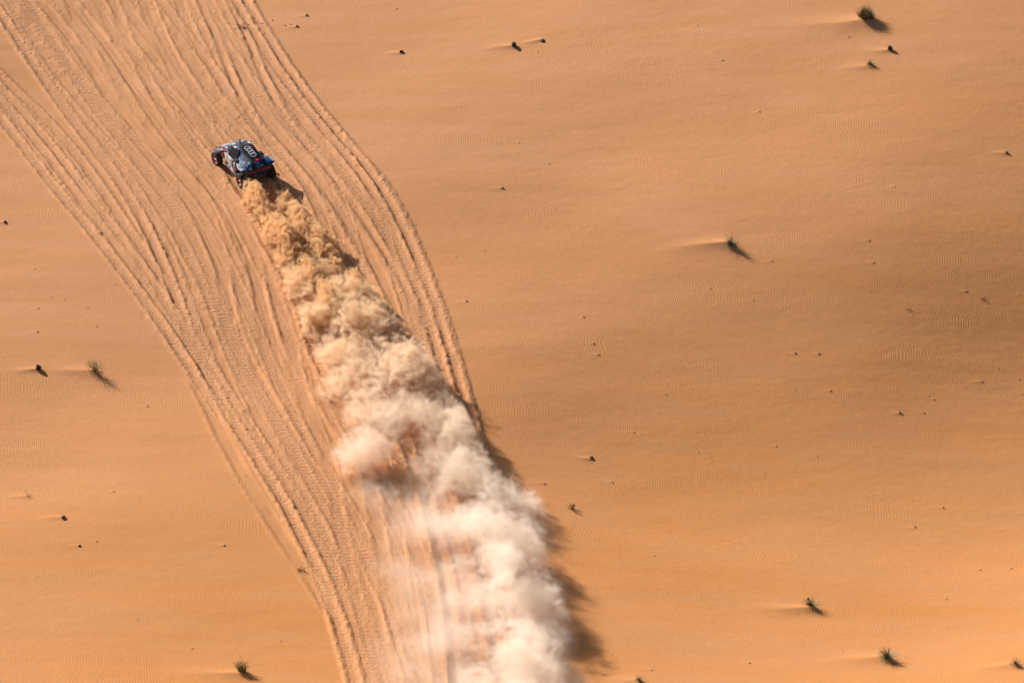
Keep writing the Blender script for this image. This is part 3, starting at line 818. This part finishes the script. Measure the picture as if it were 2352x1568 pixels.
def stone_mesh(name, s, flat, seed):
    rr = random.Random(seed)
    bm = bmesh.new(); bmesh.ops.create_icosphere(bm, subdivisions=2, radius=0.5)
    planes = [Vector((rr.gauss(0, 1), rr.gauss(0, 1), rr.gauss(0.3, 0.8))).normalized() for _ in range(7)]
    for v in bm.verts:
        for pl_ in planes:
            d = v.co.dot(pl_) - 0.33
            if d > 0: v.co -= pl_ * d
        v.co += v.co.normalized() * rr.uniform(-0.02, 0.02)
        v.co = Vector((v.co.x * s * 1.25, v.co.y * s * 0.95, v.co.z * s * 1.35 * flat))
    m = bpy.data.meshes.new(name); bm.to_mesh(m); bm.free(); m.materials.append(m_stone)
    return m
for k, (px, py, s, fl, lab) in enumerate(ROCKS):
    x, y, _ = at(px, py)
    o = bpy.data.objects.new('stone', stone_mesh('stone', s, fl, 100 + k)); COL.objects.link(o)
    o.location = (x, y, height(x, y) + s * fl * 0.22); o.rotation_euler = (random.uniform(-.2, .2), random.uniform(-.2, .2), random.uniform(0, 6))
    tag(o, lab, 'stone', 'dark stones on the sand')
# black chips strewn where the tracks cross a burnt patch
for k, (px, py, s) in enumerate(((546, 57, 0.15), (562, 66, 0.13), (570, 56, 0.12), (541, 68, 0.10), (603, 55, 0.12), (626, 47, 0.11), (655, 60, 0.12), (668, 57, 0.10))):
    x, y, _ = at(px, py)
    o = bpy.data.objects.new('charred_chip', stone_mesh('charred_chip', s, 0.5, 300 + k)); COL.objects.link(o)
    o.location = (x, y, height(x, y) + s * 0.12); o.rotation_euler = (random.uniform(-.4, .4), random.uniform(-.4, .4), random.uniform(0, 6))
    tag(o, 'tiny black chip strewn across the upper right edge of the tracks', 'debris', 'black chips on the upper tracks')
# countless pebbles
pv, pf = [], []
oct_f = [(0, 2, 4), (2, 1, 4), (1, 3, 4), (3, 0, 4), (2, 0, 5), (1, 2, 5), (3, 1, 5), (0, 3, 5)]
for (x, y, s) in small:
    z = height(x, y) + s * 0.12; a = random.uniform(0, 6); i0 = len(pv)
    for q in ((.6, 0, 0), (-.6, 0, 0), (0, .5, 0), (0, -.5, 0), (0, 0, .5), (0, 0, -.4)):
        j = [c_ * random.uniform(0.7, 1.3) * s for c_ in q]
        pv.append((x + j[0] * math.cos(a) - j[1] * math.sin(a), y + j[0] * math.sin(a) + j[1] * math.cos(a), z + j[2]))
    pf += [tuple(i0 + i for i in t) for t in oct_f]
peb = mesh_obj('pebbles', pv, pf, plain('pebble_stone', (0.24, 0.135, 0.075), 0.9, 0, 0.6, 2.0))
tag(peb, 'tiny scattered pebbles and sand clods on the smooth dune', 'pebbles', kind='stuff')

# ------------------------------------------------------------------ dust: density grids built from turbulence along the car's trail
def volume_object(name, dens, org, size, rot_z, mat):
    """A fog volume: dens[iz, iy, ix] fills a box of the given size (metres) at org, turned by rot_z."""
    nz_, ny_, nx_ = dens.shape
    vme = bpy.data.meshes.new(name)
    N = dens.size
    vme.vertices.add(N)
    zz, yy, xx = np.meshgrid(np.linspace(0, size[2], nz_, dtype=np.float32), np.linspace(0, size[1], ny_, dtype=np.float32),
                             np.linspace(0, size[0], nx_, dtype=np.float32), indexing='ij')
    vme.vertices.foreach_set('co', np.stack([xx, yy, zz], -1).ravel())
    del xx, yy, zz
    da = vme.attributes.new('dust_density', 'FLOAT', 'POINT')
    da.data.foreach_set('value', dens.ravel().astype(np.float32))
    o = bpy.data.objects.new(name, vme); COL.objects.link(o)
    o.location = org; o.rotation_euler = (0, 0, rot_z)
    vme.materials.append(mat)
    ng = bpy.data.node_groups.new(name + '_grid', 'GeometryNodeTree')
    ng.interface.new_socket('Geometry', in_out='INPUT', socket_type='NodeSocketGeometry')
    ng.interface.new_socket('Geometry', in_out='OUTPUT', socket_type='NodeSocketGeometry')
    N_ = ng.nodes; L_ = ng.links
    gi = N_.new('NodeGroupInput'); go = N_.new('NodeGroupOutput')
    vc = N_.new('GeometryNodeVolumeCube')
    vc.inputs['Min'].default_value = (0, 0, 0); vc.inputs['Max'].default_value = tuple(size)
    vc.inputs['Resolution X'].default_value = nx_; vc.inputs['Resolution Y'].default_value = ny_; vc.inputs['Resolution Z'].default_value = nz_
    pos = N_.new('GeometryNodeInputPosition'); sep = N_.new('ShaderNodeSeparateXYZ'); L_.new(pos.outputs[0], sep.inputs[0])
    def m_(op, a, bb):
        k = N_.new('ShaderNodeMath'); k.operation = op
        for i, v in enumerate((a, bb)):
            if v is None: continue
            if isinstance(v, (int, float)): k.inputs[i].default_value = v
            else: L_.new(v, k.inputs[i])
        return k.outputs[0]
    ii = [m_('ROUND', m_('MULTIPLY', sep.outputs[a], (r - 1) / s), None) for a, r, s in ((0, nx_, size[0]), (1, ny_, size[1]), (2, nz_, size[2]))]
    ind = m_('ADD', ii[0], m_('MULTIPLY', m_('ADD', ii[1], m_('MULTIPLY', ii[2], float(ny_))), float(nx_)))
    na = N_.new('GeometryNodeInputNamedAttribute'); na.data_type = 'FLOAT'; na.inputs['Name'].default_value = 'dust_density'
    si = N_.new('GeometryNodeSampleIndex'); si.data_type = 'FLOAT'; si.domain = 'POINT'
    L_.new(gi.outputs[0], si.inputs['Geometry']); L_.new(na.outputs['Attribute'], si.inputs['Value']); L_.new(ind, si.inputs['Index'])
    L_.new(si.outputs[0], vc.inputs['Density'])
    sm = N_.new('GeometryNodeSetMaterial'); sm.inputs['Material'].default_value = mat
    L_.new(vc.outputs[0], sm.inputs['Geometry']); L_.new(sm.outputs[0], go.inputs[0])
    md = o.modifiers.new('grid', 'NODES'); md.node_group = ng
    return o

def volume_mat(name, col, strength, aniso=0.25):
    m = bpy.data.materials.new(name); m.use_nodes = True
    nt = m.node_tree; nt.nodes.clear()
    out = nt.nodes.new('ShaderNodeOutputMaterial'); pv = nt.nodes.new('ShaderNodeVolumePrincipled')
    if len(col) == 2:
        tc = nt.nodes.new('ShaderNodeNewGeometry'); sp = nt.nodes.new('ShaderNodeSeparateXYZ'); mr = nt.nodes.new('ShaderNodeMapRange'); mx = nt.nodes.new('ShaderNodeMix')
        mx.data_type = 'RGBA'; mr.inputs[1].default_value = cyw - 10.0; mr.inputs[2].default_value = cyw - 40.0
        nt.links.new(tc.outputs['Position'], sp.inputs[0]); nt.links.new(sp.outputs[1], mr.inputs[0]); nt.links.new(mr.outputs[0], mx.inputs[0])
        mx.inputs[6].default_value = (*col[0], 1); mx.inputs[7].default_value = (*col[1], 1)
        nt.links.new(mx.outputs[2], pv.inputs['Color'])
    else:
        pv.inputs['Color'].default_value = (*col, 1)
    pv.inputs['Density Attribute'].default_value = 'density'
    pv.inputs['Density'].default_value = strength
    pv.inputs['Anisotropy'].default_value = aniso
    nt.links.new(pv.outputs[0], out.inputs['Volume'])
    return m

# footprint of the plume on the ground, as functions of world Y
EDGE_L = [(548, 405), (556, 440), (566, 480), (588, 520), (612, 575), (640, 640), (664, 700), (690, 760), (715, 820), (735, 880), (775, 960), (780, 1060), (795, 1150), (840, 1260), (875, 1400), (850, 1568), (790, 1750)]
EDGE_R = [(648, 420), (668, 450), (700, 500), (742, 545), (795, 605), (850, 665), (885, 715), (935, 770), (985, 835), (1020, 885), (1060, 940), (1108, 1000), (1168, 1080), (1225, 1150), (1262, 1225), (1276, 1330), (1292, 1440), (1328, 1568), (1362, 1750)]
pl = np.array([at(*p)[:2] for p in EDGE_L]); pr = np.array([at(*p)[:2] for p in EDGE_R])
def foot_l(y): return np.interp(y, pl[::-1, 1], pl[::-1, 0])
def foot_r(y): return np.interp(y, pr[::-1, 1], pr[::-1, 0])
Y_END = -56.0
TAIL_Y = cyw - 1.6                                            # where the spray begins, at the rear wheels
ang = math.atan2(foot_l(-34.0) * .5 + foot_r(-34.0) * .5 - cxw, cyw + 34.0)   # lean of the trail against -Y

def turb(p, sc, octv, gain=0.5, billow=False, seed=0.0):
    s = 0; a = 1.0; tot = 0
    for o in range(octv):
        q = perlin3(p * np.float32(sc * 2.07 ** o) + np.float32(13.7 * o + seed))
        if billow: q = 1 - 2.1 * np.abs(q)
        s = s + a * q; tot += a; a *= gain
    return s / tot

def build_dust(name, t0, t1, half_w, hz, vox, shape, mat, off=0.0, ramps=None):
    # local frame: +y runs back along the trail from the car
    dirv = np.array([math.sin(ang), -math.cos(ang)]); side = np.array([math.cos(ang), math.sin(ang)])
    org = np.array([cxw, cyw]) + dirv * t0 + side * (off - half_w)
    nx_, ny_, nz_ = int(2 * half_w / vox) + 1, int((t1 - t0) / vox) + 1, int(hz / vox) + 1
    size = ((nx_ - 1) * vox, (ny_ - 1) * vox, (nz_ - 1) * vox)
    lx = np.arange(nx_) * vox; ly = np.arange(ny_) * vox
    LX, LY = np.meshgrid(lx, ly)
    # rotation: local x = side, local y = -(-dirv)
    wx = org[0] + side[0] * LX + dirv[0] * LY; wy = org[1] + side[1] * LX + dirv[1] * LY
    hh = macro(wx, wy)
    foot = (wx > foot_l(wy) - 1.5) & (wx < foot_r(wy) + 1.5)
    z0 = float(hh[foot].min()) - 0.2
    nz_ = int((float(hh[foot].max()) - z0 + hz) / vox) + 1
    size = (size[0], size[1], (nz_ - 1) * vox)
    dens = np.zeros((nz_, ny_, nx_), np.float32)
    def fill(j0):
        sl = np.s_[j0:min(ny_, j0 + 24)]
        Z = (z0 + np.arange(nz_) * vox)[:, None, None] - hh[None, sl]
        X = np.broadcast_to(wx[None, sl], Z.shape); Y = np.broadcast_to(wy[None, sl], Z.shape)
        dens[:, sl] = shape(X, Y, Z)
        if ramps:                                            # hand over smoothly to the next stretch of the plume
            tl_ = (t0 + LY[None, sl]).astype(np.float32)
            if ramps[0] is not None: dens[:, sl] *= sstep(ramps[0], ramps[0] + 2.0, tl_)
            if ramps[1] is not None: dens[:, sl] *= 1 - sstep(ramps[1], ramps[1] + 2.0, tl_)
    with ThreadPoolExecutor(8) as ex:
        list(ex.map(fill, range(0, ny_, 24)))
    dens[dens < 0.004] = 0
    dens[0] = dens[-1] = 0; dens[:, 0] = dens[:, -1] = 0; dens[:, :, 0] = dens[:, :, -1] = 0
    # mirrored handedness: local frame must be right handed, so flip x
    return volume_object(name, dens[:, ::-1, :], (org[0] + dirv[0] * size[1], org[1] + dirv[1] * size[1], z0), size, ang, mat)

def cloud_shape(X, Y, Z):
    out = np.zeros(X.shape, np.float32)
    XL, XR = foot_l(Y), foot_r(Y)
    W = np.maximum(XR - XL, 0.5)
    u = (X - XL) / W
    t = cyw - Y                                              # metres behind the car
    Hc = 1.0 + 2.7 * sstep(2, 46, t) + 0.4 * sstep(45, 60, t)
    late = sstep(17, 42, t)
    Hc = Hc * (1 + (0.12 + 0.22 * late) * perlin2(t / 2.6 + 4.0, np.full_like(t, 2.2)) * 1.6)
    # domed near the car; further back the top leans to the lee (right) side and thins out to the left
    prof = np.clip(1 - (2 * np.clip(u, 0, 1) - 1) ** 2, 0, 1) ** 0.4
    prof_late = np.clip(1 - np.abs(u - 0.72) / np.where(u > 0.72, 0.32, 0.85), 0, 1) ** 0.55
    pf = prof * (1 - late) + prof_late * late
    top = Hc * pf
    base = np.minimum((top - Z) / (0.36 * Hc + 0.22), 1.0)
    base = np.minimum(base, np.minimum(u * 6.0, (1 - u) * 8.0) + 0.15)
    cand = (Z > -0.4) & (base > -1.4)
    if not cand.any(): return out
    p = np.stack([X[cand], Y[cand], Z[cand]], -1).astype(np.float32)
    uu, tt, zz, lt, base = u[cand], t[cand], Z[cand], late[cand], base[cand]
    # swirl, then plumes and gaps, billows, fine curls
    wv = np.stack([turb(p, 0.45, 2, 0.6, seed=s) for s in (1.1, 23.3, 51.7)], -1)
    q = p + 1.3 * wv
    nb = turb(q, 0.36, 2, 0.55, False, 3.0)
    nd = turb(q, 0.80, 2, 0.70, True, 9.0)
    hb = turb(p + 0.75 * wv, 1.7, 2, 0.75, True, 5.0)        # cauliflower
    w2 = np.stack([perlin3(q * np.float32(1.3) + np.float32(s)) for s in (7.7, 41.3)], -1)
    ps = p.copy(); ps[:, 0] += 0.75 * wv[:, 0] + 0.55 * w2[:, 0]; ps[:, 1] += 0.75 * wv[:, 1] + 0.55 * w2[:, 1]; ps[:, 2] += 0.5 * wv[:, 2]
    hs = 1.5 * turb(ps, 2.3, 2, 0.8, False, 15.0) + 0.12   # torn filaments
    hf = hs * (1 - 0.40 * lt) + hb * 0.40 * lt
    f = base * 0.80 + 1.60 * nb + 0.45 * (nd - 0.10) + 1.10 * (hf - 0.12) - 0.60 - 0.20 * lt
    d = sstep(0.0, 0.70 + 0.30 * lt, f)
    d = d * np.clip(0.55 + 1.5 * (hf - 0.05), 0.05, 2.2)
    right = sstep(0.26, 0.80, uu + 0.40 * nb)
    core = (1 - lt) + lt * (0.12 + 0.88 * right)             # only a veil is left on the windward side further back
    rho = (4.2 * (1 - sstep(12, 40, tt)) + (0.85 + 0.60 * sstep(0.5, 0.85, uu)) * sstep(12, 40, tt)) * core * sstep(7.0, 15.0, tt)
    d = d * rho * (1 - 0.40 * sstep(52, 66, tt))
    # a puff drifting off the left side
    x0, y0, z0_ = PUFF
    r = np.sqrt(((p[:, 0] - x0) / 1.6) ** 2 + ((p[:, 1] - y0) / 1.9) ** 2 + ((zz - 0.9) / 0.9) ** 2)
    d = d + 1.1 * sstep(0.0, 0.8, 0.8 - r + 1.0 * nb + 0.6 * (nd - 0.12) + 0.7 * (hf - 0.1))
    # thin even dust low over the tracks
    veil = (0.10 + 0.14 * sstep(42, 60, tt)) * sstep(22, 44, tt) * np.clip(1 - zz / 2.4, 0, 1) * sstep(-0.08, 0.25, uu) * (1 - sstep(0.9, 1.08, uu)) * np.clip(0.60 + 1.9 * nb + 0.7 * (hf - 0.1), 0, 2)
    out[cand] = d + veil
    return out

def spray_shape(X, Y, Z):
    out = np.zeros(X.shape, np.float32)
    XL, XR = foot_l(Y), foot_r(Y)
    W = np.maximum(XR - XL, 0.5)
    u = (X - XL) / W
    t = cyw - Y
    v = X - trail_x(Y)                                       # metres to the right of the trail's middle
    grow = sstep(0.5, 9, t)
    # two rooster tails thrown up behind the wheels
    rl = np.exp(-((v + 0.70 + 0.25 * grow) / (0.36 + 0.60 * grow)) ** 2)
    rr = np.exp(-((v - 0.95 - 0.35 * grow) / (0.34 + 0.65 * grow)) ** 2)
    arc = sstep(1.0, 4.4, t)
    top = (0.10 + 1.40 * arc) * np.maximum(rl, rr * (0.45 + 0.45 * grow)) + 0.40 * np.clip(1 - (2 * u - 1) ** 2, 0, 1) * sstep(-0.5, 3, t)
    base = np.minimum((top - Z) / 0.55, 1.0)
    base = np.minimum(base, np.minimum(u, 1 - u) * 6 + 0.2)
    cand = (Z > -0.35) & (base > -1.4) & (t > -1.5)
    if not cand.any(): return out
    p = np.stack([X[cand], Y[cand], Z[cand]], -1).astype(np.float32)
    tt, base = t[cand], base[cand]
    wv = np.stack([turb(p, 0.75, 2, 0.55, seed=s) for s in (4.1, 33.3, 71.7)], -1)
    q = p + 0.75 * wv
    # streaks drawn out along the throw
    ca, sa = math.cos(ang), math.sin(ang)
    qs = np.stack([q[:, 0] * ca + q[:, 1] * sa, (-q[:, 0] * sa + q[:, 1] * ca) * 0.6, q[:, 2]], -1).astype(np.float32)
    nb = turb(qs, 0.60, 2, 0.55, False, 2.0)
    nd = turb(qs, 1.15, 2, 0.70, True, 6.0)
    w2 = np.stack([perlin3(qs * np.float32(2.2) + np.float32(s)) for s in (7.7, 41.3, 90.1)], -1)
    hf = 1.5 * turb(qs * np.float32(1.0) + 0.32 * w2, 3.4, 2, 0.75, False, 8.0) + 0.1
    f = base * 0.85 + 1.75 * nb + 0.55 * (nd - 0.10) + 0.95 * (hf - 0.1) - 0.74
    on = sstep(0.7, 2.0, tt) * (1 - sstep(12, 20, tt))
    out[cand] = sstep(0.0, 0.45, f - 0.35 * (1 - sstep(1.0, 3.4, tt))) * on * 8.0 * np.clip(0.6 + 1.3 * hf, 0.1, 2.0)
    return out

PUFF = at(838, 1062)
m_dust = volume_mat('fine_dust', ((0.89, 0.665, 0.405), (0.972, 0.910, 0.830)), 1.0, 0.2)
m_spray = volume_mat('flying_sand', (0.87, 0.62, 0.36), 1.0, 0.15)
cloud = build_dust('dust_cloud', 4.0, 39.0, 6.0, 4.9, 0.10, cloud_shape, m_dust, 0.4, (None, 36.0))
tag(cloud, 'tan billowing dust plume in the middle of the trail behind the car', 'dust', kind='stuff')
cloud2 = build_dust('dust_cloud', 35.5, 75.0, 9.0, 5.3, 0.11, cloud_shape, m_dust, 0.4, (36.0, None))
tag(cloud2, 'pale thinning dust cloud drifting over the tracks at the bottom of the picture', 'dust', kind='stuff')
spray = build_dust('sand_dust', -1.0, 20.5, 4.4, 2.6, 0.062, spray_shape, m_spray, 0.2)
tag(spray, 'golden sand spray thrown up close behind the car wheels', 'dust', kind='stuff')
